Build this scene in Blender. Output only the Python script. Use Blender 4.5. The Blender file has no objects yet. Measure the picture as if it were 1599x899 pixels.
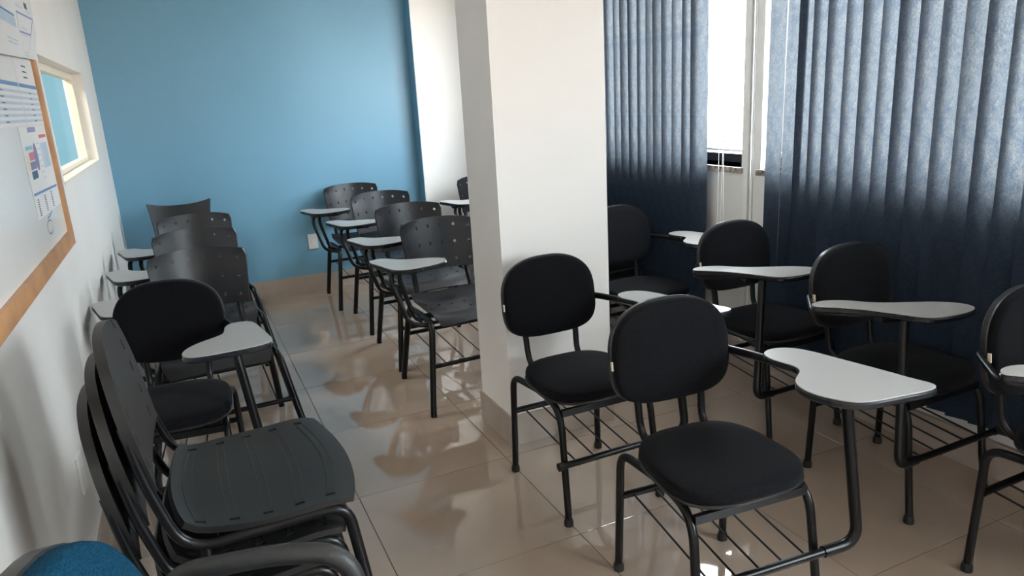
import bpy, bmesh, math, random
from mathutils import Vector, Matrix
random.seed(7)
PI = math.pi
sc = bpy.context.scene
COL = sc.collection

# ------------------------------------------------------------------ camera
CAM_H = 1.45
Rm = ((0.90579766, -0.15888313, 0.39279352),
      (-0.4200146, -0.21451726, 0.88179934),
      (-0.05584205, -0.96371079, -0.26104247))      # rows: world x, y, z in terms of camera right, down, forward
cd = bpy.data.cameras.new('camera')
cam = bpy.data.objects.new('camera', cd); COL.objects.link(cam)
cd.sensor_width = 36.0; cd.lens = 1124.255 / 1599 * 36.0; cd.clip_start = 0.02
cam.matrix_world = Matrix(((Rm[0][0], -Rm[0][1], -Rm[0][2], 0),
                           (Rm[1][0], -Rm[1][1], -Rm[1][2], 0),
                           (Rm[2][0], -Rm[2][1], -Rm[2][2], CAM_H), (0, 0, 0, 1)))
sc.camera = cam
sc.view_settings.view_transform = 'Standard'
sc.view_settings.look = 'None'
sc.view_settings.gamma = 1.0
sc.view_settings.use_curve_mapping = False
sc.view_settings.exposure = 1.28

# ------------------------------------------------------------------ world: hazy sky above, sunlit pale ground below
wd = bpy.data.worlds.new('world'); sc.world = wd; wd.use_nodes = True
nt = wd.node_tree; nt.nodes.clear()
o = nt.nodes.new('ShaderNodeOutputWorld'); b = nt.nodes.new('ShaderNodeBackground')
tc = nt.nodes.new('ShaderNodeTexCoord'); sx = nt.nodes.new('ShaderNodeSeparateXYZ')
cr = nt.nodes.new('ShaderNodeValToRGB')
mp = nt.nodes.new('ShaderNodeMapRange'); mp.inputs[1].default_value = -1; mp.inputs[2].default_value = 1
nt.links.new(tc.outputs['Generated'], sx.inputs[0]); nt.links.new(sx.outputs[2], mp.inputs[0])
nt.links.new(mp.outputs[0], cr.inputs[0]); nt.links.new(cr.outputs[0], b.inputs[0]); nt.links.new(b.outputs[0], o.inputs[0])
cr.color_ramp.elements[0].position = 0.47; cr.color_ramp.elements[0].color = (0.95, 0.66, 0.43, 1)
cr.color_ramp.elements[1].position = 0.53; cr.color_ramp.elements[1].color = (0.87, 0.94, 1.0, 1)
SKY = 14.0
b.inputs[1].default_value = SKY

# room dimensions (metres): camera stands at x = 0, y = 0
XL, XR, YB, YF, ZC = -0.43, 2.53, 5.80, -2.6, 2.62
WINS = [(4.35, 4.95), (2.80, 4.20), (0.70, 2.67), (-1.95, 0.12)]   # y ranges of the windows; first and last unseen, assumed and sized for brightness
WZ0, WZ1 = 1.03, 2.22

def portal(y0, y1):
    l = bpy.data.lights.new('window_portal', 'AREA'); l.shape = 'RECTANGLE'
    l.size = y1 - y0; l.size_y = WZ1 - WZ0; l.cycles.is_portal = True
    ob = bpy.data.objects.new('window_portal', l); COL.objects.link(ob)
    ob.matrix_world = Matrix(((0, 0, 1, XR + 0.17), (1, 0, 0, (y0 + y1) / 2), (0, 1, 0, (WZ0 + WZ1) / 2), (0, 0, 0, 1)))
for w in WINS: portal(*w)
# unseen fill light added to brighten the neighbouring room behind the inner window
l = bpy.data.lights.new('neighbour_room_fill', 'AREA'); l.size = 0.8; l.energy = 38; l.color = (1, 0.93, 0.82)
ob = bpy.data.objects.new('neighbour_room_fill', l); COL.objects.link(ob); ob.location = (-1.5, 4.2, 2.5)

# ------------------------------------------------------------------ materials
MATS = {}
def mat(name, col, rough=0.5, metal=0.0, spec=0.5, noise=None, bump=None, coat=0.0, sheen=0.0):
    """noise=(scale, amount) colour variation, bump=(scale, strength)"""
    m = bpy.data.materials.new(name); m.use_nodes = True
    n = m.node_tree; p = n.nodes['Principled BSDF']
    p.inputs['Base Color'].default_value = (*col, 1); p.inputs['Roughness'].default_value = rough
    p.inputs['Metallic'].default_value = metal; p.inputs['Specular IOR Level'].default_value = spec
    p.inputs['Coat Weight'].default_value = coat; p.inputs['Coat Roughness'].default_value = 0.08
    p.inputs['Sheen Weight'].default_value = sheen
    t = n.nodes.new('ShaderNodeTexCoord')
    if noise:
        x = n.nodes.new('ShaderNodeTexNoise'); x.inputs['Scale'].default_value = noise[0]; x.inputs['Detail'].default_value = 5
        r = n.nodes.new('ShaderNodeValToRGB'); a = noise[1]
        r.color_ramp.elements[0].position = 0.3; r.color_ramp.elements[1].position = 0.7
        r.color_ramp.elements[0].color = (*[c * (1 - a) for c in col], 1)
        r.color_ramp.elements[1].color = (*[min(1, c * (1 + a)) for c in col], 1)
        n.links.new(t.outputs['Object'], x.inputs['Vector']); n.links.new(x.outputs['Fac'], r.inputs[0])
        n.links.new(r.outputs[0], p.inputs['Base Color'])
    if bump:
        x = n.nodes.new('ShaderNodeTexNoise'); x.inputs['Scale'].default_value = bump[0]; x.inputs['Detail'].default_value = 4
        bp = n.nodes.new('ShaderNodeBump'); bp.inputs['Strength'].default_value = bump[1]; bp.inputs['Distance'].default_value = 0.002
        n.links.new(t.outputs['Object'], x.inputs['Vector']); n.links.new(x.outputs['Fac'], bp.inputs['Height'])
        n.links.new(bp.outputs[0], p.inputs['Normal'])
    MATS[name] = m
    return m
mat('blue_paint', (0.165, 0.36, 0.50), 0.38, noise=(1.5, 0.04), bump=(14, 0.12))
mat('white_paint', (0.74, 0.71, 0.675), 0.5, noise=(2.0, 0.03), bump=(18, 0.15))
mat('pillar_paint', (0.86, 0.83, 0.80), 0.5, noise=(2.0, 0.02), bump=(18, 0.12))
mat('ceiling_paint', (0.8, 0.78, 0.75), 0.7, noise=(2, 0.02))
mat('porcelain', (0.36, 0.272, 0.212), 0.035, spec=1.0, noise=(2.2, 0.06))
mat('skirting', (0.40, 0.33, 0.28), 0.22, noise=(6, 0.08))
mat('grout', (0.10, 0.085, 0.07), 0.9, noise=(30, 0.2))
mat('black_fabric', (0.0055, 0.0055, 0.007), 0.92, spec=0.1, noise=(240, 0.5), bump=(700, 0.35), sheen=0.03)
mat('black_shell', (0.014, 0.014, 0.016), 0.32, noise=(40, 0.15))
mat('black_plastic', (0.011, 0.011, 0.014), 0.36, noise=(60, 0.12), bump=(900, 0.10))
mat('grey_plastic', (0.012, 0.011, 0.0105), 0.45, spec=0.4, noise=(60, 0.1), bump=(900, 0.12))
mat('black_metal', (0.004, 0.004, 0.005), 0.3, spec=0.3, noise=(20, 0.1))
mat('black_rubber', (0.012, 0.012, 0.012), 0.6, noise=(50, 0.2))
mat('black_foam', (0.022, 0.021, 0.021), 0.5, noise=(50, 0.2), bump=(300, 0.1))
mat('laminate', (0.42, 0.405, 0.39), 0.34, noise=(3, 0.02))
mat('tablet_edge', (0.012, 0.013, 0.018), 0.25, noise=(20, 0.1))
mat('tag_cream', (0.62, 0.55, 0.42), 0.8, noise=(80, 0.1))
mat('blue_fabric', (0.005, 0.042, 0.08), 0.95, spec=0.1, noise=(300, 0.45), bump=(500, 0.5))
mat('oak', (0.48, 0.245, 0.11), 0.42, noise=(9, 0.2))
mat('board', (0.78, 0.76, 0.73), 0.18, noise=(2, 0.02))
mat('paper', (0.64, 0.64, 0.64), 0.6, noise=(4, 0.03))
mat('paper_grey', (0.60, 0.62, 0.65), 0.6, noise=(4, 0.03))
for nme, c in dict(ink_blue=(0.10, 0.22, 0.42), ink_pale=(0.40, 0.50, 0.60), ink_lavender=(0.25, 0.26, 0.45), ink_red=(0.55, 0.13, 0.11),
                   ink_cyan=(0.22, 0.45, 0.52), ink_pink=(0.50, 0.17, 0.22), ink_purple=(0.20, 0.20, 0.34), ink_navy=(0.04, 0.11, 0.20),
                   ink_dark=(0.05, 0.06, 0.08), ink_yellow=(0.62, 0.58, 0.38)).items():
    mat(nme, c, 0.6, noise=(10, 0.05))
mat('cream_frame', (0.74, 0.68, 0.56), 0.4, noise=(4, 0.03))
mat('white_plastic', (0.78, 0.77, 0.74), 0.35, noise=(10, 0.02))
mat('dark_aluminium', (0.03, 0.03, 0.033), 0.35, metal=0.6, noise=(10, 0.1))
mat('granite', (0.30, 0.25, 0.21), 0.25, noise=(45, 0.75))
mat('white_cord', (0.82, 0.81, 0.79), 0.7, noise=(60, 0.04))
mat('chrome', (0.6, 0.6, 0.6), 0.2, metal=1.0, noise=(5, 0.05))
mat('concrete', (0.45, 0.43, 0.4), 0.9, noise=(5, 0.1))

def glass_mat():
    m = bpy.data.materials.new('window_glass'); m.use_nodes = True; n = m.node_tree; n.nodes.clear()
    out = n.nodes.new('ShaderNodeOutputMaterial'); mx = n.nodes.new('ShaderNodeMixShader')
    tr = n.nodes.new('ShaderNodeBsdfTransparent'); gl = n.nodes.new('ShaderNodeBsdfGlossy'); gl.inputs['Roughness'].default_value = 0.02
    tr.inputs[0].default_value = (0.95, 0.97, 0.97, 1); mx.inputs[0].default_value = 0.04
    n.links.new(tr.outputs[0], mx.inputs[1]); n.links.new(gl.outputs[0], mx.inputs[2])
    n.links.new(mx.outputs[0], out.inputs[0]); MATS['glass'] = m
glass_mat()

def blind_mat():
    m = bpy.data.materials.new('blind_fabric'); m.use_nodes = True; n = m.node_tree; n.nodes.clear()
    out = n.nodes.new('ShaderNodeOutputMaterial'); ad = n.nodes.new('ShaderNodeMixShader'); ad.inputs[0].default_value = 0.5
    df = n.nodes.new('ShaderNodeBsdfDiffuse'); tl = n.nodes.new('ShaderNodeBsdfTranslucent')
    df.inputs[0].default_value = (0.046, 0.066, 0.104, 1)
    tcn = n.nodes.new('ShaderNodeTexCoord'); mpn = n.nodes.new('ShaderNodeMapping'); mpn.inputs['Scale'].default_value = (1, 1, 0.6)
    n1 = n.nodes.new('ShaderNodeTexNoise'); n1.inputs['Scale'].default_value = 24; n1.inputs['Detail'].default_value = 8; n1.inputs['Roughness'].default_value = 0.75
    n2 = n.nodes.new('ShaderNodeTexNoise'); n2.inputs['Scale'].default_value = 260; n2.inputs['Detail'].default_value = 3
    mm = n.nodes.new('ShaderNodeMath'); mm.operation = 'MULTIPLY'
    r = n.nodes.new('ShaderNodeValToRGB'); r.color_ramp.elements[0].position = 0.12; r.color_ramp.elements[1].position = 0.42
    r.color_ramp.elements[0].color = (0.022, 0.034, 0.052, 1); r.color_ramp.elements[1].color = (0.108, 0.106, 0.100, 1)
    n.links.new(tcn.outputs['Object'], mpn.inputs[0]); n.links.new(mpn.outputs[0], n1.inputs['Vector']); n.links.new(mpn.outputs[0], n2.inputs['Vector'])
    n.links.new(n1.outputs['Fac'], mm.inputs[0]); n.links.new(n2.outputs['Fac'], mm.inputs[1]); n.links.new(mm.outputs[0], r.inputs[0])
    n.links.new(r.outputs[0], tl.inputs[0])
    n.links.new(df.outputs[0], ad.inputs[1]); n.links.new(tl.outputs[0], ad.inputs[2]); n.links.new(ad.outputs[0], out.inputs[0])
    MATS['blind'] = m
blind_mat()

# ------------------------------------------------------------------ mesh helpers
class MB:
    def __init__(s): s.v = []; s.f = []
    def add(s, vs, fs):
        k = len(s.v); s.v += [tuple(p) for p in vs]; s.f += [tuple(i + k for i in f) for f in fs]; return s
    def box(s, x0, x1, y0, y1, z0, z1):
        return s.add([(x0, y0, z0), (x1, y0, z0), (x1, y1, z0), (x0, y1, z0), (x0, y0, z1), (x1, y0, z1), (x1, y1, z1), (x0, y1, z1)],
                     [(0, 3, 2, 1), (4, 5, 6, 7), (0, 1, 5, 4), (1, 2, 6, 5), (2, 3, 7, 6), (3, 0, 4, 7)])
    def bar(s, a, b, w, t):
        a = Vector(a); b = Vector(b); d = (b - a).normalized()
        up = Vector((0, 0, 1)) if abs(d.z) < 0.9 else Vector((0, 1, 0))
        sd = d.cross(up).normalized() * (w / 2); up = sd.cross(d).normalized() * (t / 2)
        vs = [p + i * sd + j * up for p in (a, b) for i, j in ((-1, -1), (1, -1), (1, 1), (-1, 1))]
        return s.add(vs, [(3, 2, 1, 0), (4, 5, 6, 7), (0, 1, 5, 4), (1, 2, 6, 5), (2, 3, 7, 6), (3, 0, 4, 7)])
    def tube(s, pts, r, n=10, rad=None, flat=1.0, cap=True):
        """swept tube through pts; rad rounds the inner corners; flat squeezes the section sideways"""
        P = fillet(pts, rad) if rad else [Vector(p) for p in pts]
        rr = r if isinstance(r, (list, tuple)) else [r] * len(P)
        if len(rr) != len(P): rr = [rr[0] + (rr[-1] - rr[0]) * i / (len(P) - 1) for i in range(len(P))]
        t = [(P[min(i + 1, len(P) - 1)] - P[max(i - 1, 0)]).normalized() for i in range(len(P))]
        u = t[0].cross(Vector((0, 0, 1)));  u = u if u.length > 0.05 else t[0].cross(Vector((0, 1, 0))); u.normalize()
        vs = []; fs = []
        for i, p in enumerate(P):
            u = (u - t[i] * u.dot(t[i])).normalized(); w = t[i].cross(u)
            for k in range(n):
                a = 2 * PI * k / n
                vs.append(p + (u * math.cos(a) * flat + w * math.sin(a)) * rr[i])
        for i in range(len(P) - 1):
            for k in range(n):
                a = i * n + k; c = i * n + (k + 1) % n
                fs.append((a, c, c + n, a + n))
        if cap: fs += [tuple(range(n))[::-1], tuple(len(vs) - n + k for k in range(n))]
        return s.add(vs, fs)
    def plate(s, outline, z0, z1, bev=0.0):
        """flat plate from a counter-clockwise outline"""
        O = [Vector((x, y, 0)) for x, y in outline]; n = len(O)
        def inset(d):
            r = []
            for i in range(n):
                t = (O[(i + 1) % n] - O[i - 1]).normalized(); r.append(O[i] + Vector((-t.y, t.x, 0)) * d)
            return r
        rings = [(inset(bev), z0), (O, z0 + bev), (O, z1 - bev), (inset(bev), z1)] if bev else [(O, z0), (O, z1)]
        vs = [(p.x, p.y, z) for R, z in rings for p in R]; fs = []
        for q in range(len(rings) - 1):
            for i in range(n):
                a = q * n + i; c = q * n + (i + 1) % n; fs.append((a, c, c + n, a + n))
        fs += [tuple(range(n))[::-1], tuple((len(rings) - 1) * n + i for i in range(n))]
        return s.add(vs, fs)
    def lathe(s, prof, c=(0, 0), n=16):
        vs = [(c[0] + r * math.cos(2 * PI * k / n), c[1] + r * math.sin(2 * PI * k / n), z) for r, z in prof for k in range(n)]
        fs = [(i * n + k, i * n + (k + 1) % n, (i + 1) * n + (k + 1) % n, (i + 1) * n + k) for i in range(len(prof) - 1) for k in range(n)]
        fs += [tuple(range(n))[::-1], tuple((len(prof) - 1) * n + k for k in range(n))]
        return s.add(vs, fs)
    def xf(s, M): s.v = [tuple(M @ Vector(p)) for p in s.v]; return s
    def build(s, name, m, parent=None, smooth=True, angle=38):
        me = bpy.data.meshes.new(name); me.from_pydata(s.v, [], s.f); me.materials.append(MATS[m])
        bm = bmesh.new(); bm.from_mesh(me); bmesh.ops.recalc_face_normals(bm, faces=bm.faces); bm.to_mesh(me); bm.free()
        if smooth:
            me.polygons.foreach_set('use_smooth', [True] * len(me.polygons)); me.set_sharp_from_angle(angle=math.radians(angle))
        ob = bpy.data.objects.new(name, me); COL.objects.link(ob); ob.parent = parent
        return ob

def fillet(pts, rad, seg=6):
    P = [Vector(p) for p in pts]; out = [P[0]]
    for i in range(1, len(P) - 1):
        a, p, c = P[i - 1], P[i], P[i + 1]
        r = rad[i - 1] if isinstance(rad, (list, tuple)) else rad
        d1 = a - p; d2 = c - p; r = min(r, d1.length * 0.49, d2.length * 0.49)
        q0 = p + d1.normalized() * r; q1 = p + d2.normalized() * r
        for k in range(seg + 1):
            t = k / seg; out.append(q0 * (1 - t) ** 2 + p * 2 * t * (1 - t) + q1 * t * t)
    out.append(P[-1]); return out

def smooth_outline(pts, it=2):
    for _ in range(it):                                        # Chaikin corner cutting
        q = []
        for i in range(len(pts)):
            a = pts[i]; c = pts[(i + 1) % len(pts)]
            q += [(a[0] * .75 + c[0] * .25, a[1] * .75 + c[1] * .25), (a[0] * .25 + c[0] * .75, a[1] * .25 + c[1] * .75)]
        pts = q
    area = sum(pts[i - 1][0] * pts[i][1] - pts[i][0] * pts[i - 1][1] for i in range(len(pts)))
    return pts if area > 0 else pts[::-1]

def cushion(outline, h0, h1, dome, edge=0.012, z0=0.0):
    """padded cushion from an outline (ccw): side wall then a domed top. local z up"""
    n = len(outline); cx = sum(p[0] for p in outline) / n; cy = sum(p[1] for p in outline) / n
    prof = [(0.965, h0), (1.0, h0 + 0.006), (1.0, h1 - edge), (0.985, h1 - edge * 0.35), (0.95, h1), (0.8, h1 + dome * 0.45), (0.55, h1 + dome * 0.8), (0.25, h1 + dome)]
    vs = [(cx + (x - cx) * s, cy + (y - cy) * s, z0 + z) for s, z in prof for x, y in outline]
    fs = [(q * n + i, q * n + (i + 1) % n, (q + 1) * n + (i + 1) % n, (q + 1) * n + i) for q in range(len(prof) - 1) for i in range(n)]
    fs.append(tuple(range(n))[::-1]); k = len(vs); vs.append((cx, cy, z0 + h1 + dome))
    fs += [((len(prof) - 1) * n + i, (len(prof) - 1) * n + (i + 1) % n, k) for i in range(n)]
    m = MB(); m.add(vs, fs); return m

def super_outline(hw, hh, n_top, n_bot, cnt=48, wtop=1.0, wbot=1.0):
    out = []
    for k in range(cnt):
        a = 2 * PI * k / cnt; c, s_ = math.cos(a), math.sin(a); e = n_top if s_ > 0 else n_bot
        x = math.copysign(abs(c) ** (2 / e), c) * hw; y = math.copysign(abs(s_) ** (2 / e), s_) * hh
        t = (y / hh + 1) / 2; out.append((x * (wbot + (wtop - wbot) * t), y))
    return out

def shell(nu, nv, f, thick, hole=None):
    """curved sheet f(u,v) with real holes; hole(i,j) -> None, 'diamond' or 'slot'"""
    def nrm(u, v):
        e = 1e-3; a = Vector(f(min(u + e, 1), v)) - Vector(f(max(u - e, 0), v)); c = Vector(f(u, min(v + e, 1))) - Vector(f(u, max(v - e, 0)))
        return a.cross(c).normalized()
    uv = [(i / nu, j / nv) for j in range(nv + 1) for i in range(nu + 1)]; fs = []
    for j in range(nv):
        for i in range(nu):
            c = [j * (nu + 1) + i, j * (nu + 1) + i + 1, (j + 1) * (nu + 1) + i + 1, (j + 1) * (nu + 1) + i]
            h = hole(i, j) if hole else None
            if not h: fs.append(tuple(c)); continue
            k = len(uv); u0, v0, du, dv = i / nu, j / nv, 1 / nu, 1 / nv
            if h == 'diamond':
                uv += [(u0 + du * .5, v0 + dv * .14), (u0 + du * .86, v0 + dv * .5), (u0 + du * .5, v0 + dv * .86), (u0 + du * .14, v0 + dv * .5)]
                for q in range(4): fs += [(c[q], c[(q + 1) % 4], k + q), (c[(q + 1) % 4], k + (q + 1) % 4, k + q)]
            elif h == 'side_slot':
                uv += [(u0 + du * .25, v0 + dv * .04), (u0 + du * .75, v0 + dv * .04), (u0 + du * .75, v0 + dv * .96), (u0 + du * .25, v0 + dv * .96)]
                for q in range(4): fs.append((c[q], c[(q + 1) % 4], k + (q + 1) % 4, k + q))
            else:
                uv += [(u0 + du * .06, v0 + dv * .3), (u0 + du * .94, v0 + dv * .3), (u0 + du * .94, v0 + dv * .7), (u0 + du * .06, v0 + dv * .7)]
                for q in range(4): fs.append((c[q], c[(q + 1) % 4], k + (q + 1) % 4, k + q))
    A = [Vector(f(*p)) for p in uv]; B = [a - nrm(*p) * thick for a, p in zip(A, uv)]; n = len(A)
    ed = {}
    for t in fs:
        for q in range(len(t)): ed[(t[q], t[(q + 1) % len(t)])] = 1
    rim = [(a, c, c + n, a + n) for (a, c) in ed if (c, a) not in ed]
    m = MB(); m.add(A + B, fs + [tuple(i + n for i in t)[::-1] for t in fs] + [(r[1], r[0], r[3], r[2]) for r in rim]); return m

def tag(o, label=None, cat=None, group=None, kind=None):
    if label: o['label'] = label
    if cat: o['category'] = cat
    if group: o['group'] = group
    if kind: o['kind'] = kind
    return o
def empty(name, loc=(0, 0, 0), rz=0.0):
    e = bpy.data.objects.new(name, None); e.empty_display_size = 0.1; COL.objects.link(e); e.location = loc; e.rotation_euler = (0, 0, rz); return e
def kids(o): return [c for c in COL.objects if c.parent is o]
def copy_tree(o, parent=None):
    c = o.copy(); COL.objects.link(c); c.parent = parent
    for ch in kids(o): copy_tree(ch, c)
    return c
def struct(name, mb, m, parent=None, smooth=False):
    ob = mb.build(name, m, parent, smooth)
    if parent is None: ob['kind'] = 'structure'
    return ob

# ------------------------------------------------------------------ setting
T = 0.15
floor = struct('floor', MB().box(XL - T, XR + T, YF - T, YB + T, -0.08, -0.0018), 'grout')
TS = 0.613; GX, GY = 0.4215, 1.872; gap = 0.0014; cache = {}
for i in range(-2, 5):
    for j in range(-9, 8):
        x0, x1 = max(GX + i * TS + gap, XL), min(GX + (i + 1) * TS - gap, XR)
        y0, y1 = max(GY + j * TS + gap, YF), min(GY + (j + 1) * TS - gap, YB)
        if x1 - x0 < 0.02 or y1 - y0 < 0.02: continue
        key = (round(x1 - x0, 4), round(y1 - y0, 4))
        if key not in cache:
            a, c = key
            tl = MB().plate([(0, 0), (a, 0), (a, c), (0, c)], -0.006, 0.0, 0.0008).build('tile', 'porcelain', floor, False); cache[key] = tl.data
        else:
            tl = bpy.data.objects.new('tile', cache[key]); COL.objects.link(tl); tl.parent = floor
        tl.location = (x0, y0, 0)
struct('ceiling', MB().box(XL - T, XR + T, YF - T, YB + T, ZC, ZC + 0.1), 'ceiling_paint')
# left wall with the inner window opening
NY0, NY1, NZ0, NZ1, LT = 3.44, 5.07, 1.19, 1.70, 0.105
w = MB()
w.box(XL - LT, XL, YF, NY0, 0, ZC); w.box(XL - LT, XL, NY1, YB, 0, ZC); w.box(XL - LT, XL, NY0, NY1, 0, NZ0); w.box(XL - LT, XL, NY0, NY1, NZ1, ZC)
struct('wall_left', w, 'white_paint')
struct('wall_back', MB().box(XL, XR, YB, YB + T, 0, ZC), 'blue_paint')
struct('wall_front', MB().box(XL, XR, YF - T, YF, 0, ZC), 'white_paint')
w = MB(); ys = [YF] + [e for a, c in sorted(WINS) for e in (a, c)] + [YB]
for k in range(0, len(ys), 2): w.box(XR, XR + T, ys[k], ys[k + 1], 0, ZC)
for a, c in WINS: w.box(XR, XR + T, a, c, 0, WZ0); w.box(XR, XR + T, a, c, WZ1, ZC)
struct('wall_right', w, 'white_paint')
# shallow white column in the back right corner, its reveal painted blue
struct('wall_corner_column', MB().box(1.80, XR, 5.67, YB, 0, ZC), 'pillar_paint')
struct('trim_1', MB().box(1.797, 1.80, 5.672, YB, 0, ZC), 'blue_paint')
# pillar
PX0, PX1, PY0, PY1 = 1.105, 1.60, 2.565, 2.88
struct('wall_pillar', MB().box(PX0, PX1, PY0, PY1, 0, ZC), 'pillar_paint')
SB = 0.135; sk = 0.009
def skirt(name, segs):
    m = MB()
    for s_ in segs: m.box(*s_, 0, SB)
    return struct(name, m, 'skirting')
skirt('baseboard_back', [(XL + sk, 1.797, YB - sk, YB)])
skirt('baseboard_left', [(XL, XL + sk, YF, YB)])
skirt('baseboard_right', [(XR - 0.018, XR, YF, 5.67 - sk)])
skirt('baseboard_column', [(1.79, XR, 5.67 - sk, 5.67)])
skirt('baseboard_pillar', [(PX0 - sk, PX1 + sk, PY0 - sk, PY0), (PX0 - sk, PX0, PY0, PY1), (PX1, PX1 + sk, PY0, PY1), (PX0 - sk, PX1 + sk, PY1, PY1 + sk)])
# neighbouring room behind the inner window
n = MB(); NX = -3.2
n.box(NX, XL - LT, 5.85, 5.95, 0, ZC)
struct('wall_neighbour_room_back', n, 'blue_paint')
n = MB(); n.box(NX - 0.1, NX, 2.4, 5.95, 0, ZC); n.box(NX, XL - LT, 2.3, 2.4, 0, ZC); n.box(NX, XL - LT, 2.4, 5.85, ZC, ZC + 0.1)
struct('wall_neighbour_room', n, 'white_paint')
struct('floor_neighbour_room', MB().box(NX, XL - LT, 2.4, 5.85, -0.08, 0), 'porcelain')
# inner window: cream frame set back in the opening, glass pane
iw = MB(); fx0, fx1, fw = XL - LT + 0.015, XL - LT + 0.050, 0.035
iw.box(fx0, fx1, NY0, NY1, NZ0 + 0.014, NZ0 + fw); iw.box(fx0, fx1, NY0, NY1, NZ1 - fw, NZ1)
iw.box(fx0, fx1, NY0, NY0 + fw, NZ0 + fw, NZ1 - fw); iw.box(fx0, fx1, NY1 - fw, NY1, NZ0 + fw, NZ1 - fw)
iwo = struct('window_5', iw, 'cream_frame')
MB().box(fx0 + 0.014, fx0 + 0.018, NY0 + fw, NY1 - fw, NZ0 + fw, NZ1 - fw).build('pane', 'glass', iwo, False)
MB().box(XL - LT, XL + 0.004, NY0, NY1, NZ0 + 0.0005, NZ0 + 0.014).build('sill', 'cream_frame', iwo, False)

# windows in the right wall
for k, (a, c) in enumerate(WINS):
    fr = MB(); x0, x1 = XR + 0.07, XR + 0.115
    for z0, z1 in ((WZ0 + 0.012, WZ0 + 0.055), (WZ1 - 0.04, WZ1)): fr.box(x0, x1, a, c, z0, z1)
    fr.box(x0, x1, a, a + 0.025, WZ0, WZ1); fr.box(x0, x1, c - 0.025, c, WZ0, WZ1); mid = (a + c) / 2
    fr.box(x0, x1, mid - 0.02, mid + 0.02, WZ0, WZ1)
    wo = struct('window_%d' % (k + 1), fr, 'dark_aluminium')
    for p0, p1 in ((a + 0.025, mid - 0.02), (mid + 0.02, c - 0.025)):
        MB().box(x0 + 0.02, x0 + 0.024, p0, p1, WZ0 + 0.055, WZ1 - 0.04).build('pane', 'glass', wo, False)
        MB().box(x0 - 0.006, x0, p0, p1, WZ0 + 0.066, WZ0 + 0.078).build('sash_rail', 'white_plastic', wo, False)
    MB().box(XR - 0.022, XR + T, a - 0.012, c + 0.012, WZ0 - 0.028, WZ0).build('sill', 'granite', wo, False)
# plastic conduit on the strip of wall between two windows
struct('trim_2', MB().box(XR - 0.014, XR, 2.742, 2.772, SB, ZC), 'white_plastic')
struct('trim_3', MB().box(XR - 0.010, XR, 2.715, 2.728, SB, ZC), 'white_plastic')
# ground outside
struct('floor_outside_ground', MB().box(XR + 0.3, XR + 60, -40, 50, -3.4, -3.2), 'concrete')

# ------------------------------------------------------------------ vertical blinds
def vertical_blind(y0, y1, label, seed, first_gap=False):
    rnd = random.Random(seed)
    e = empty('vertical_blind', (2.462, (y0 + y1) / 2, 0)); tag(e, label, 'blind', 'dark blue vertical blinds')
    MB().box(-0.02, 0.03, -(y1 - y0) / 2, (y1 - y0) / 2, 2.33, 2.37).build('head_rail', 'white_plastic', e, False)
    pitch = 0.081; nn = int((y1 - y0) / pitch); W = 0.106; H0, H1 = 0.20, 2.335
    vs = []; fs = []; cols = 6
    for j, z in enumerate((H0, 0.9, 1.6, H1)):
        for i in range(cols + 1):
            t = i / cols - 0.5; vs.append((0.0025 * (0.25 - t * t) * 4, t * W, z))
    for j in range(3):
        for i in range(cols):
            a = j * (cols + 1) + i; fs.append((a, a + 1, a + cols + 2, a + cols + 1))
    me = bpy.data.meshes.new('slat'); me.from_pydata(vs, [], fs); me.materials.append(MATS['blind'])
    me.polygons.foreach_set('use_smooth', [True] * len(me.polygons))
    for k in range(nn):
        s_ = bpy.data.objects.new('slat', me); COL.objects.link(s_); s_.parent = e
        y = (y1 - y0) / 2 - pitch * (k + 0.5)
        if first_gap and k == 0: y += 0.004
        if first_gap and k > 0: y -= 0.009
        rot = math.radians(14 + rnd.uniform(-5, 5))
        if first_gap and k < 3: rot = math.radians((-5, 4, 8)[k])
        s_.location = (rnd.uniform(-0.003, 0.003), y + rnd.uniform(-0.004, 0.004), 0)
        s_.rotation_euler = (math.radians(0.5) if (first_gap and k == 1) else rnd.uniform(-0.003, 0.003), 0, rot)
    return e
far_blind = vertical_blind(2.925, 4.14, 'dark blue vertical blind just behind the white pillar, beyond the bright window gap', 3)
near_blind = vertical_blind(0.62, 2.560, 'wide dark blue vertical blind filling the upper right of the view', 5, True)
for k, (dy, zz, lean) in enumerate(((-0.045, 0.62, 0.02), (-0.062, 0.55, -0.015), (-0.078, 0.66, 0.03))):
    y = 2.925 - (2.925 + 4.14) / 2 + dy
    MB().tube([(0.0, y, 2.33), (0.0, y + lean * 0.4, 1.2), (0.005, y + lean, zz)], 0.0018, 5).build('pull_cord', 'white_cord', far_blind)
y = 2.70 - (0.62 + 2.565) / 2
MB().tube([(0.03, y, 2.33), (0.03, y, 0.95)], 0.0025, 5).build('pull_cord', 'white_cord', near_blind)

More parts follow.
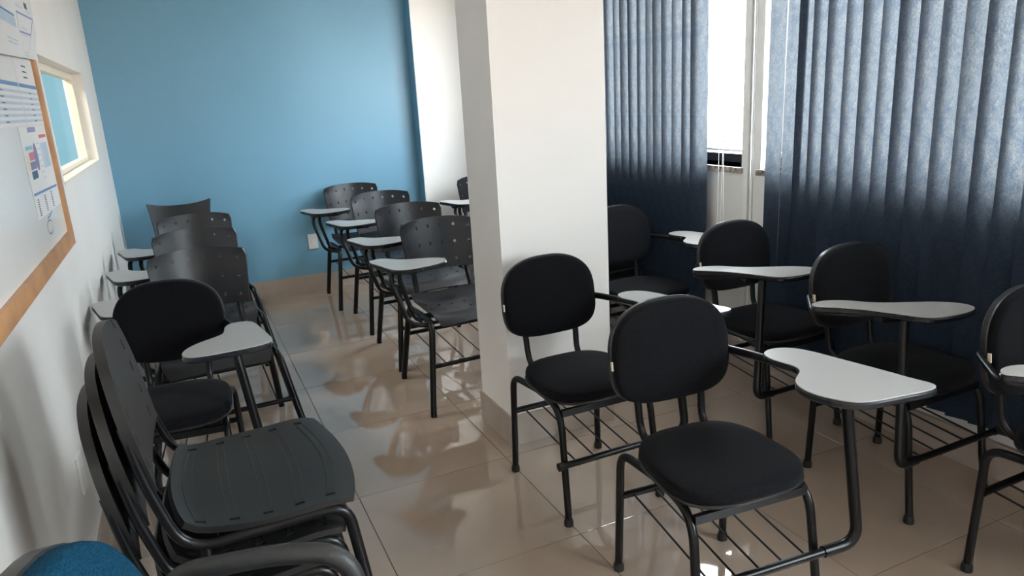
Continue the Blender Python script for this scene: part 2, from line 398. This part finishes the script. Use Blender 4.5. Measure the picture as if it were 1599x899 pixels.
# ------------------------------------------------------------------ chair builders (chair faces -y, its right hand is -x)
TAB_Z = 0.70
TAB_A = [(1.415, 1.485), (1.401, 1.442), (1.411, 1.403), (1.424, 1.363), (1.416, 1.332), (1.392, 1.312), (1.362, 1.290), (1.343, 1.262), (1.336, 1.226), (1.342, 1.190), (1.362, 1.150), (1.388, 1.118), (1.427, 1.103), (1.506, 1.098), (1.586, 1.092), (1.626, 1.098), (1.634, 1.12), (1.619, 1.156), (1.594, 1.25), (1.561, 1.354), (1.539, 1.429), (1.510, 1.478), (1.462, 1.500)]
TAB_A = [(x - 1.215, y - 1.42) for x, y in TAB_A]
TAB_G = [(1.862, 2.335), (1.890, 2.362), (1.945, 2.362), (2.003, 2.324), (2.035, 2.274), (2.082, 2.228), (2.157, 2.185), (2.223, 2.145), (2.272, 2.085), (2.262, 2.035), (2.20, 2.018), (2.09, 2.028), (2.045, 2.055), (2.010, 2.136), (1.955, 2.24), (1.895, 2.305)]
TAB_G = [(x - 2.20, y - 2.235) for x, y in TAB_G]
TAB_D = [(0.762, 3.390), (0.772, 3.428), (0.822, 3.444), (0.862, 3.425), (0.886, 3.372), (0.929, 3.338), (0.989, 3.317), (1.05, 3.287), (1.088, 3.252), (1.090, 3.205), (1.065, 3.172), (1.003, 3.142), (0.916, 3.126), (0.849, 3.130), (0.812, 3.160), (0.797, 3.213), (0.779, 3.318)]
TAB_D = [(x - 1.20, y - 3.31) for x, y in TAB_D]
TAB_M = [(-0.088, 2.440), (-0.076, 2.486), (-0.037, 2.534), (0.023, 2.570), (0.048, 2.594), (0.055, 2.633), (0.057, 2.672), (0.076, 2.710), (0.113, 2.714), (0.152, 2.695), (0.165, 2.647), (0.182, 2.53), (0.197, 2.430), (0.180, 2.400), (0.127, 2.385), (0.013, 2.380), (-0.05, 2.385), (-0.080, 2.405)]
MX, MY, MR = -0.149, 2.685, -7
_c, _s = math.cos(math.radians(MR)), math.sin(math.radians(MR))
TAB_M = [((x - MX) * _c + (y - MY) * _s, -(x - MX) * _s + (y - MY) * _c) for x, y in TAB_M]

def add_tablet(root, outline, z=TAB_Z):
    O = smooth_outline(outline, 2)
    t = MB().plate(O, z - 0.003, z, 0.0004).build('tablet', 'laminate', root)
    cx = sum(p[0] for p in O) / len(O); cy = sum(p[1] for p in O) / len(O)
    big = [(x + (x - cx) * 0.012, y + (y - cy) * 0.012) for x, y in O]
    MB().plate(big, z - 0.023, z - 0.0032, 0.005).build('tablet_edge', 'tablet_edge', t)
    return cx, cy

def upholstered(name, outline, side, arm=True, tag_on=True):
    """side: +1 tablet at chair's left (+x), -1 at its right"""
    root = empty(name)
    R = 0.0122
    for sx_ in (-1, 1):
        x = sx_ * 0.185; tp = 0.412
        fl = MB().tube([(sx_ * 0.165, 0.0, tp), (sx_ * 0.178, -0.165, tp - 0.004), (sx_ * 0.190, -0.215, 0.03), (sx_ * 0.1905, -0.2155, 0.012)], R, 12, rad=[0.085, 0.02])
        f1 = fl.build('leg', 'black_metal', root)
        MB().lathe([(0.0135, 0.028), (0.0165, 0.016), (0.0165, 0.002), (0.014, 0.0)], (sx_ * 0.1905, -0.2155), 14).build('foot_cap', 'black_rubber', f1)
        rl = MB().tube([(sx_ * 0.165, 0.0, tp), (sx_ * 0.182, 0.205, tp - 0.006), (sx_ * 0.190, 0.215, 0.03), (sx_ * 0.1905, 0.2155, 0.012)], R, 12, rad=[0.05, 0.02])
        r1 = rl.build('leg', 'black_metal', root)
        MB().lathe([(0.0135, 0.028), (0.0165, 0.016), (0.0165, 0.002), (0.014, 0.0)], (sx_ * 0.1905, 0.2155), 14).build('foot_cap', 'black_rubber', r1)
        MB().tube([(sx_ * 0.105, 0.02, 0.425), (sx_ * 0.105, 0.215, 0.428), (sx_ * 0.11, 0.232, 0.56), (sx_ * 0.11, 0.262, 0.70)], 0.0115, 12, rad=[0.06, 0.05]).build('back_support', 'black_metal', root)
    # under-seat cross bar at the front
    MB().bar((-0.172, -0.162, 0.394), (0.172, -0.162, 0.394), 0.014, 0.024).build('cross_bar', 'black_metal', root, False)
    MB().bar((-0.17, 0.10, 0.408), (0.17, 0.10, 0.408), 0.03, 0.016).build('cross_bar', 'black_metal', root, False)
    # book rack
    zf, zr = 0.232, 0.262
    MB().tube([(-0.182, 0.205, zr), (0.182, 0.205, zr)], 0.0115, 10).build('rack_bar', 'black_metal', root)
    fb = MB().tube([(-side * 0.205, -0.218, zf), (side * 0.19, -0.218, zf)], 0.0115, 10).build('rack_bar', 'black_metal', root)
    MB().tube([(-side * 0.222, -0.218, zf), (-side * 0.203, -0.218, zf)], 0.0145, 12).build('end_cap', 'black_rubber', fb)
    for k in range(5):
        x = -0.145 + k * 0.0725
        MB().tube([(x, 0.205, zr + 0.002), (x, -0.225, zf - 0.008)], 0.0033, 6).build('rack_rod', 'black_metal', root)
    # seat
    so = super_outline(0.203, 0.195, 3.0, 3.1, 48, 0.90, 1.02)
    so = [(x, y - 0.004) for x, y in so]
    st = cushion(so, 0.0, 0.032, 0.012, 0.014, 0.432).build('seat', 'black_fabric', root, angle=60)
    n_ = len(so)
    cushion([(x * 1.012, y * 1.012) for x, y in so], 0.0, 0.014, 0.0, 0.004, 0.420).build('seat_shell', 'black_shell', st)
    # backrest, leaning back
    bo = super_outline(0.196, 0.152, 2.5, 3.6, 52, 0.965, 1.0)
    M = Matrix.Translation((0, 0.238, 0.694)) @ Matrix.Rotation(math.radians(-7), 4, 'X') @ Matrix.Rotation(math.radians(90), 4, 'X')
    bk = cushion(bo, 0.0, 0.034, 0.010, 0.016, 0.0).xf(M).build('backrest', 'black_fabric', root, angle=60)
    cushion([(x * 1.012, y * 1.014) for x, y in bo], -0.018, 0.006, 0.0, 0.004, 0.0).xf(M).build('backrest_shell', 'black_shell', bk)
    MB().box(-0.1985, -0.1945, -0.034, -0.008, 0.010, 0.019).xf(M).build('fabric_label', 'tag_cream', bk, False)
    # tablet, its arm and its support
    if outline:
        cx, cy = add_tablet(root, outline)
        tip = max(outline, key=lambda p: p[1]); z = TAB_Z - 0.034
        if side < 0:
            MB().tube([(-0.11, 0.272, 0.665), (-0.17, 0.272, 0.668), (tip[0] - 0.005, tip[1] - 0.01, z), (cx, cy, z)], 0.0095, 10, rad=[0.03, 0.05]).build('tablet_arm', 'black_metal', root)
        else: MB().tube([(side * 0.11, 0.268, 0.672), (side * 0.18, 0.262, z - 0.006), (tip[0] - side * 0.03, tip[1] + 0.06, z), (tip[0] + side * 0.02, tip[1] - 0.10, z - 0.002), (cx, cy, z)], 0.0125, 12, rad=[0.05, 0.05, 0.06]).build('tablet_arm', 'black_metal', root)
        ex = side * 0.30 if side > 0 else -0.275
        MB().tube([(side * 0.19, -0.218, zf), (ex, -0.222, zf + 0.004), (cx + side * 0.02, cy - (0.03 if side > 0 else 0.075), z + 0.005)], 0.0155, 12, rad=[0.13]).build('tablet_support', 'black_metal', root)
        MB().bar((cx - 0.06, cy - 0.01, TAB_Z - 0.030), (cx + 0.06, cy - 0.05, TAB_Z - 0.030), 0.05, 0.014).build('tablet_bracket', 'black_metal', root, False)
    return root

def perforated(name, outline, style='holes'):
    root = empty(name)
    for sx_ in (-1, 1):
        f0, f1 = (sx_ * 0.240, -0.195, 0.425), (sx_ * 0.305, -0.28, 0.012)
        MBf = MB().tube([(sx_ * 0.225, -0.02, 0.412), (sx_ * 0.238, -0.175, 0.418), (sx_ * 0.305, -0.280, 0.02), (sx_ * 0.307, -0.283, 0.0)], 0.0185, 12, rad=[0.05, 0.02], flat=0.8)
        MBf.build('leg', 'black_metal', root)
        MB().tube([(sx_ * 0.225, -0.02, 0.412), (sx_ * 0.232, 0.175, 0.412), (sx_ * 0.268, 0.262, 0.02), (sx_ * 0.269, 0.264, 0.0)], 0.0185, 12, rad=[0.05, 0.02], flat=0.8).build('leg', 'black_metal', root)
        MB().tube([(sx_ * 0.155, 0.03, 0.415), (sx_ * 0.155, 0.225, 0.418), (sx_ * 0.152, 0.287, 0.53), (sx_ * 0.150, 0.308, 0.68)], 0.018, 10, rad=[0.05, 0.05], flat=0.8).build('back_support', 'black_metal', root)
        MB().bar((sx_ * 0.15, -0.02, 0.412), (sx_ * 0.23, -0.02, 0.412), 0.05, 0.014).build('seat_bracket', 'black_metal', root, False)
    zf, zr = 0.225, 0.262
    MB().tube([(-0.272, -0.232, zf), (0.272, -0.232, zf)], 0.0105, 10).build('rack_bar', 'black_metal', root)
    MB().tube([(-0.248, 0.212, zr), (0.248, 0.212, zr)], 0.0105, 10).build('rack_bar', 'black_metal', root)
    for k in range(5):
        x = -0.2 + k * 0.1
        MB().tube([(x, 0.212, zr), (x, -0.236, zf)], 0.0032, 6).build('rack_rod', 'black_metal', root)
    # seat shell with a rolled front lip
    def sf(u, v):                                   # u across, v from rear to front
        s_ = 2 * u - 1; w_ = 0.205 + 0.015 * v - 0.02 * max(0, v - 0.85) / 0.15 * s_ * s_
        z = 0.438 - 0.016 * (1 - s_ * s_) * math.sin(PI * min(1, v * 1.25)) + 0.012 * s_ ** 4
        if v > 0.72: z -= 0.050 * ((v - 0.72) / 0.28) ** 2 * (0.55 + 0.45 * s_ * s_) - 0.006
        if v < 0.15: z += 0.03 * ((0.15 - v) / 0.15) ** 2
        return (s_ * w_, 0.205 - 0.43 * v + 0.02 * s_ * s_ * (v > 0.9) * (v - 0.9) * 10, z)
    holes_s = lambda i, j: 'diamond' if (i % 3 == 1 and j % 3 == 1 and 2 < j < 13) else None
    shell(18, 15, lambda u, v: sf(1 - u, v), 0.007, holes_s).build('seat', 'black_plastic', root)
    if style == 'holes':
        def bf(u, v):                               # v from bottom to top
            s_ = 2 * u - 1; w_ = 0.192 + 0.020 * v - 0.012 * max(0, (v - 0.86) / 0.14) ** 2
            z = 0.560 + 0.276 * v - 0.020 * abs(s_) ** 3 * max(0, (v - 0.4) / 0.6) + 0.03 * abs(s_) ** 2 * max(0, 0.3 - v)
            return (s_ * w_, 0.292 + 0.045 * v - 0.078 * s_ * s_ + 0.012, z)
        shell(18, 9, bf, 0.008, lambda i, j: 'diamond' if (i % 3 == 1 and j % 3 == 1) else None).build('backrest', 'black_plastic', root)
    else:
        def bf(u, v):
            s_ = 2 * u - 1; w_ = 0.175 + 0.028 * v * v
            z = 0.52 + 0.30 * v + 0.030 * abs(s_) ** 2.2 * v
            return (s_ * w_, 0.285 + 0.05 * v - 0.04 * s_ * s_, z)
        shell(18, 12, bf, 0.012).build('backrest', 'black_plastic', root)
    if outline:
        side = -1
        cx, cy = add_tablet(root, outline)
        z = TAB_Z - 0.030
        for k, (dx, dy) in enumerate(((0.0, 0.0), (0.055, 0.05))):
            MB().tube([(-0.245, -0.155 + k * 0.09, 0.405), (-0.335 + dx, -0.135 + k * 0.09, 0.425), (-0.385 + dx, -0.075 + dy, z - 0.05), (-0.375 + dx, -0.06 + dy, z), (cx + 0.03, cy + 0.01, z)], 0.0115, 10, rad=[0.09, 0.05, 0.03]).build('tablet_support', 'black_metal', root)
        MB().bar((cx - 0.09, cy + 0.03, TAB_Z - 0.034), (cx + 0.10, cy - 0.02, TAB_Z - 0.034), 0.06, 0.020).build('tablet_bracket', 'black_metal', root, False)
    return root

def place(root, x, y, rz, label, group):
    root.location = (x, y, 0); root.rotation_euler = (0, 0, math.radians(rz)); tag(root, label, 'chair', group); return root

# ------------------------------------------------------------------ upholstered tablet chairs
GU = 'upholstered tablet chairs'
A = place(upholstered('tablet_chair', TAB_A, 1), 1.215, 1.42, -5, 'black upholstered tablet chair nearest the camera in the middle of the floor', GU)
place(copy_tree(A), 1.215, 2.150, 0, 'black upholstered tablet chair standing directly in front of the white pillar', GU)
place(copy_tree(A), 2.06, 2.97, 0, 'black upholstered tablet chair half hidden just behind the right edge of the pillar', GU)
G = place(upholstered('tablet_chair', TAB_G, -1), 2.20, 2.235, 0, 'black upholstered tablet chair in front of the bright gap between the two blinds', GU)
place(copy_tree(G), 2.20, 1.605, 0, 'black upholstered tablet chair against the wide blind, its tablet behind the nearest one', GU)
place(copy_tree(G), 2.20, 3.62, 0, 'black upholstered chair by the far blind, only its edge seen past the pillar', GU)
place(copy_tree(G), 2.13, 0.93, 0, 'black upholstered tablet chair cut off by the right edge of the picture', GU)
place(upholstered('tablet_chair', TAB_M, 1), MX, MY, MR, 'black upholstered tablet chair between the stacked chairs and the left wall row', GU)

# ------------------------------------------------------------------ perforated plastic tablet chairs
GP = 'perforated plastic tablet chairs'
D = place(perforated('plastic_tablet_chair', TAB_D), 1.20, 3.31, 2, 'perforated plastic tablet chair beside the pillar, nearest of the middle row', GP)
for x, y, rz, t in ((1.235, 3.965, 0, 'perforated plastic tablet chair, second from the front in the middle row'),
                    (1.255, 4.695, 0, 'perforated plastic tablet chair, third from the front in the middle row'),
                    (1.20, 5.385, 0, 'perforated plastic tablet chair against the blue wall, last of the middle row'),
                    (2.16, 5.02, 0, 'perforated plastic tablet chair in the white corner, mostly hidden by the pillar'),
                    (0.02, 3.28, 0, 'perforated plastic tablet chair in the left wall row, right behind the upholstered one'),
                    (0.028, 3.93, 0, 'perforated plastic tablet chair in the middle of the left wall row'),
                    (0.045, 4.56, 0, 'perforated plastic tablet chair farthest back with tablet in the left wall row')):
    place(copy_tree(D), x, y, 2, t, GP)
place(perforated('plastic_chair', None, 'plain'), -0.06, 5.26, -4, 'plain black chair with a flared solid backrest in the far left corner', None)

# ------------------------------------------------------------------ stack of three slotted plastic chairs, facing +x after rotation
def slotted(name):
    root = empty(name)
    def sf(u, v):                                   # v rear to front
        s_ = 2 * u - 1; w_ = 0.208 + 0.036 * math.sin(PI / 2 * min(1, v / 0.55)) - 0.006 * max(0, (v - 0.9) / 0.1) ** 2
        z = 0.455 - 0.010 * math.sin(PI * v) - 0.016 * max(0, (v - 0.75) / 0.25) ** 2 + 0.008 * abs(s_) ** 3 + 0.015 * max(0, (0.12 - v) / 0.12) ** 2
        return (s_ * w_, 0.165 + 0.025 * (1 - s_ * s_) * (1 - v) - (0.350 + 0.035 * (1 - s_ * s_)) * v, z)
    def hs(i, j): return 'side_slot' if (i in (1, 22) and j % 3 == 1) else None
    st = shell(24, 16, lambda u, v: sf(1 - u, v), 0.014, hs).build('seat', 'grey_plastic', root)
    for k in range(5):
        v0 = (1.5 + 3 * k) / 16; m = MB()
        for dv in (-0.022, 0.022):
            m.tube([Vector(sf(0.09 + 0.82 * q / 14, v0 + dv + 0.05 * (v0 - 0.35) * math.sin(PI * q / 14))) + Vector((0, 0, 0.0003)) for q in range(15)], 0.0010, 5)
        m.build('seat_rib', 'grey_plastic', st)
    def bf(u, v):
        s_ = 2 * u - 1; w_ = 0.212 + 0.018 * math.sin(PI * v) - 0.040 * max(0, (v - 0.55) / 0.45) ** 2
        z = 0.555 + 0.315 * v - 0.030 * abs(s_) ** 2.5 * v + 0.01 * s_ * s_ * (1 - v)
        return (s_ * w_, 0.214 + 0.044 * v - 0.012 * s_ * s_, z)
    shell(24, 10, bf, 0.020, lambda i, j: 'side_slot' if (i in (3, 20) and j % 2 == 1) else None).build('backrest', 'grey_plastic', root)
    for sx_ in (-1, 1):
        MB().tube([(sx_ * 0.220, 0.243, 0.72), (sx_ * 0.226, 0.224, 0.60), (sx_ * 0.240, 0.175, 0.428), (sx_ * 0.240, -0.165, 0.432), (sx_ * 0.252, -0.215, 0.012), (sx_ * 0.252, -0.215, 0.0)], [0.0095, 0.0150], 12, rad=[0.05, 0.07, 0.05, 0.01]).build('side_frame', 'black_metal', root)
        MB().tube([(sx_ * 0.240, 0.135, 0.428), (sx_ * 0.258, 0.128, 0.012), (sx_ * 0.258, 0.128, 0.0)], 0.0118, 12, rad=[0.01]).build('leg', 'black_metal', root)
    MB().tube([(-0.24, -0.10, 0.424), (0.24, -0.10, 0.424)], 0.010, 10).build('cross_bar', 'black_metal', root)
    MB().tube([(-0.24, 0.10, 0.424), (0.24, 0.10, 0.424)], 0.010, 10).build('cross_bar', 'black_metal', root)
    return root
S0 = slotted('stacking_chair')
SX, SY = 0.055, 1.73
def stack_place(o, k, label):
    o.location = (SX - 0.027 * (2 - k), SY, 0.07 * k); o.rotation_euler = (0, 0, math.radians(91)); tag(o, label, 'chair', 'stacked slotted plastic chairs')
stack_place(S0, 0, 'slotted black plastic chair at the bottom of the stack of three')
stack_place(copy_tree(S0), 1, 'slotted black plastic chair in the middle of the stack of three')
stack_place(copy_tree(S0), 2, 'slotted dark grey plastic chair on top of the stack, its whole seat in view')

# ------------------------------------------------------------------ blue armchair at the lower left
def blue_chair():
    root = empty('office_armchair', (-0.035, 0.955, 0), math.radians(70))
    bo = super_outline(0.195, 0.205, 2.4, 3.2, 48, 0.82, 1.0)
    M = Matrix.Translation((0, 0.225, 0.668)) @ Matrix.Rotation(math.radians(-10), 4, 'X') @ Matrix.Rotation(math.radians(90), 4, 'X')
    bk = cushion(bo, 0.0, 0.05, 0.015, 0.02, 0.0).xf(M).build('backrest', 'blue_fabric', root, angle=60)
    cushion([(x * 1.015, y * 1.015) for x, y in bo], -0.03, 0.012, 0.0, 0.006, 0.0).xf(M).build('backrest_shell', 'black_shell', bk)
    so = super_outline(0.23, 0.22, 3, 3, 48, 0.93, 1.0)
    st = cushion(so, 0, 0.06, 0.015, 0.02, 0.42).build('seat', 'blue_fabric', root, angle=60)
    cushion([(x * 1.01, y * 1.01) for x, y in so], 0, 0.03, 0, 0.006, 0.395).build('seat_shell', 'black_shell', st)
    MB().bar((0, 0.10, 0.39), (0, 0.27, 0.41), 0.07, 0.012).build('back_support', 'black_metal', root, False)
    MB().tube([(0, 0.27, 0.41), (0, 0.285, 0.70)], 0.022, 10, flat=0.5).build('back_support', 'black_metal', root)
    for sx_ in (-1, 1):
        x = sx_ * 0.262
        a = MB().tube([(sx_ * 0.15, 0.06, 0.40), (x, 0.10, 0.41), (x, 0.22, 0.52), (x, 0.20, 0.662), (x, 0.0, 0.684), (x, -0.115, 0.672), (x, -0.135, 0.55), (x, -0.06, 0.41), (sx_ * 0.15, -0.08, 0.40)], 0.019, 14, rad=[0.03, 0.06, 0.06, 0.05, 0.06, 0.07, 0.04]).build('armrest', 'black_foam', root)
    MB().lathe([(0.028, 0.09), (0.028, 0.40)], (0, 0), 16).build('gas_column', 'black_metal', root)
    for k in range(5):
        a = 2 * PI * k / 5 + 0.3; c, s_ = math.cos(a), math.sin(a)
        lg = MB().tube([(c * 0.02, s_ * 0.02, 0.105), (c * 0.27, s_ * 0.27, 0.075)], [0.024, 0.015], 10).build('base_leg', 'black_plastic', root)
        MB().tube([(c * 0.27 - s_ * 0.02, s_ * 0.27 + c * 0.02, 0.028), (c * 0.27 + s_ * 0.02, s_ * 0.27 - c * 0.02, 0.028)], 0.028, 14).build('caster', 'black_rubber', lg)
    tag(root, 'blue upholstered office armchair with black padded arm at the bottom left corner', 'chair')
blue_chair()

# ------------------------------------------------------------------ whiteboard and papers on the left wall
BX = XL
wbY0, wbY1, wbZ0, wbZ1 = 1.30, 3.215, 0.985, 2.05
wb = empty('whiteboard', (BX, (wbY0 + wbY1) / 2, wbZ0)); tag(wb, 'whiteboard in a light wooden frame on the left wall', 'whiteboard')
def onb(mb, name, m, parent=wb, **k):
    o_ = mb.xf(Matrix.Translation((-BX, -(wbY0 + wbY1) / 2, -wbZ0))).build(name, m, parent, False); return o_
onb(MB().box(BX, BX + 0.010, wbY0 + 0.02, wbY1 - 0.02, wbZ0 + 0.02, wbZ1 - 0.02), 'writing_surface', 'board')
fwid, fth = 0.055, 0.022
onb(MB().box(BX, BX + fth, wbY0, wbY1, wbZ0, wbZ0 + fwid), 'frame_rail', 'oak')
onb(MB().box(BX, BX + fth, wbY0, wbY1, wbZ1 - fwid, wbZ1), 'frame_rail', 'oak')
onb(MB().box(BX, BX + fth, wbY0, wbY0 + fwid, wbZ0 + fwid, wbZ1 - fwid), 'frame_rail', 'oak')
onb(MB().box(BX, BX + fth, wbY1 - fwid, wbY1, wbZ0 + fwid, wbZ1 - fwid), 'frame_rail', 'oak')
px_ = BX + 0.0108
def sheet(name, y0, y1, z0, z1, label, m='paper', x=px_, group='papers on the whiteboard'):
    P = [(y0, z0), (y1, z0), (y1, z1), (y0, z1)] if name != 'poster' else [(y0, z0 - 0.03), (3.195, z0), (3.345, 1.76), (3.40, z1), (y0, z1)]; k = len(P)
    e = MB().add([(x, a, c) for a, c in P] + [(x + 0.0006, a, c) for a, c in P], [tuple(range(k))[::-1], tuple(range(k, 2 * k))] + [(i, (i + 1) % k, (i + 1) % k + k, i + k) for i in range(k)]).build(name, m, None, False); tag(e, label, 'paper', group); e['x'] = x + 0.0006; return e
def prt(par, pts, m, name='printed_mark', lift=0.0004):
    x = par['x'] + lift; k = len(pts)
    ar = sum(pts[i - 1][0] * pts[i][1] - pts[i][0] * pts[i - 1][1] for i in range(k))
    pts = pts if ar > 0 else pts[::-1]
    MB().add([(x, a, c) for a, c in pts], [tuple(range(k))]).build(name, m, par, False)
def rect(par, y0, y1, z0, z1, m, name='printed_mark', lift=0.0004): prt(par, [(y0, z0), (y1, z0), (y1, z1), (y0, z1)], m, name, lift)
def stroke(par, pts, wdt, m, name='ink_line'):
    for a, c in zip(pts, pts[1:]):
        d = Vector((c[0] - a[0], c[1] - a[1])); 
        if d.length < 1e-5: continue
        q = Vector((-d.y, d.x)).normalized() * wdt / 2
        prt(par, [(a[0] + q.x, a[1] + q.y), (a[0] - q.x, a[1] - q.y), (c[0] - q.x, c[1] - q.y), (c[0] + q.x, c[1] + q.y)], m, name)
# upper poster, overlapping the frame
up = sheet('poster', 2.30, 3.375, 1.66, 2.04, 'large white chart sheet with blue outlined boxes at the top of the whiteboard', 'paper', BX + 0.0235)
rect(up, 2.30, 2.93, 1.745, 1.775, 'ink_pale'); rect(up, 2.30, 2.93, 1.778, 1.786, 'ink_blue')
T1_ = [(2.985, 1.802), (3.325, 1.812), (3.20, 1.746), (2.975, 1.738)]
stroke(up, T1_ + [T1_[0]], 0.007, 'ink_lavender')
stroke(up, [(2.995, 1.729), (3.20, 1.738), (3.05, 1.674), (2.965, 1.672), (2.995, 1.729)], 0.003, 'ink_pale')
rect(up, 3.185, 3.245, 1.835, 1.856, 'ink_dark')
for y0, y1, z in ((3.00, 3.12, 1.826), (3.20, 3.30, 1.828), (2.72, 2.90, 1.70), (2.72, 2.88, 1.688), (2.98, 3.07, 1.664), (3.03, 3.14, 1.757)):
    rect(up, y0, y1, z - 0.0025, z + 0.0025, 'ink_pale')
# table sheets
ta = sheet('table_sheet', 2.20, 2.80, 1.435, 1.655, 'left one of two printed table sheets with blue header', 'paper')
tb = sheet('table_sheet', 2.805, 3.156, 1.435, 1.655, 'right one of two printed table sheets with blue header, beside the frame', 'paper')
for s_, y0, y1 in ((ta, 2.205, 2.795), (tb, 2.81, 3.152)):
    rect(s_, y0, y1, 1.556, 1.568, 'ink_blue')
    for k in range(6):
        z = 1.536 - k * 0.018; rect(s_, y0, y1, z, z + 0.0085, 'ink_pale')
        rect(s_, (y0 + y1) / 2 - 0.02, (y0 + y1) / 2 + 0.03, z + 0.002, z + 0.005, 'ink_dark', lift=0.0007)
    for k in range(3): rect(s_, y0 + 0.12, y0 + 0.2, 1.588 + k * 0.018, 1.593 + k * 0.018, 'ink_dark')
# lower sheet with coloured boxes
lo = sheet('diagram_sheet', 2.63, 3.150, 1.150, 1.434, 'long white sheet with small coloured boxes near the frame corner', 'paper')
rect(lo, 2.775, 2.93, 1.414, 1.430, 'ink_lavender'); rect(lo, 2.97, 3.12, 1.391, 1.402, 'ink_red')
rect(lo, 2.67, 2.80, 1.361, 1.373, 'ink_cyan'); rect(lo, 2.71, 2.81, 1.328, 1.353, 'ink_pink')
rect(lo, 2.70, 2.81, 1.300, 1.324, 'ink_purple'); rect(lo, 2.695, 2.80, 1.270, 1.295, 'ink_navy')
rect(lo, 2.655, 2.685, 1.30, 1.35, 'ink_yellow')
prt(lo, [(2.84 + 0.035 * math.cos(a), 1.335 + 0.045 * math.sin(a)) for a in [2 * PI * k / 18 for k in range(18)]], 'ink_purple')
rect(lo, 2.96, 3.11, 1.29, 1.375, 'ink_pale', lift=0.0003)
stroke(lo, [(2.645, 1.227), (3.13, 1.217)], 0.008, 'ink_blue')
for q in range(3):
    for k in range(8): rect(lo, 2.68 + q * 0.14, 2.71 + q * 0.14, 1.206 - k * 0.007, 1.2095 - k * 0.007, 'ink_dark', 'handwriting')
for k in range(7): rect(lo, 2.88, 2.95, 1.375 - k * 0.019, 1.378 - k * 0.019, 'ink_pale', 'handwriting')
# pen drawing on the bare board below the sheet
class _W(dict): pass
x_ = BX + 0.0104
def board_stroke(pts, wdt, m):
    for a, c in zip(pts, pts[1:]):
        d = Vector((c[0] - a[0], c[1] - a[1])); q = Vector((-d.y, d.x)).normalized() * wdt / 2
        onb(MB().add([(x_, a[0] + q.x, a[1] + q.y), (x_, a[0] - q.x, a[1] - q.y), (x_, c[0] - q.x, c[1] - q.y), (x_, c[0] + q.x, c[1] + q.y)], [(0, 1, 2, 3)]), 'pen_line', m)
board_stroke([(2.815 + 0.055 * math.cos(a), 1.105 + 0.022 * math.sin(a)) for a in [2 * PI * k / 14 for k in range(15)]], 0.004, 'ink_dark')
board_stroke([(2.80, 1.135), (2.86, 1.138), (2.92, 1.147)], 0.006, 'ink_blue')
# ------------------------------------------------------------------ outlets
def outlet(name, M, label):
    e = empty(name); e.matrix_world = M; tag(e, label, 'outlet')
    MB().plate([(-0.037, -0.06), (0.037, -0.06), (0.037, 0.06), (-0.037, 0.06)], 0, 0.009, 0.002).build('cover_plate', 'white_plastic', e)
    MB().plate([(-0.014, -0.02), (0.014, -0.02), (0.014, 0.02), (-0.014, 0.02)], 0.009, 0.011, 0.001).build('socket', 'white_plastic', e)
outlet('wall_outlet', Matrix.Translation((0.875, YB, 0.40)) @ Matrix.Rotation(math.radians(90), 4, 'X'), 'white wall outlet low on the blue wall')
outlet('wall_outlet', Matrix.Translation((XL, 2.42, 0.385)) @ Matrix.Rotation(math.radians(90), 4, 'Y') @ Matrix.Rotation(math.radians(90), 4, 'Z'), 'white wall outlet low on the left wall beside the stack')
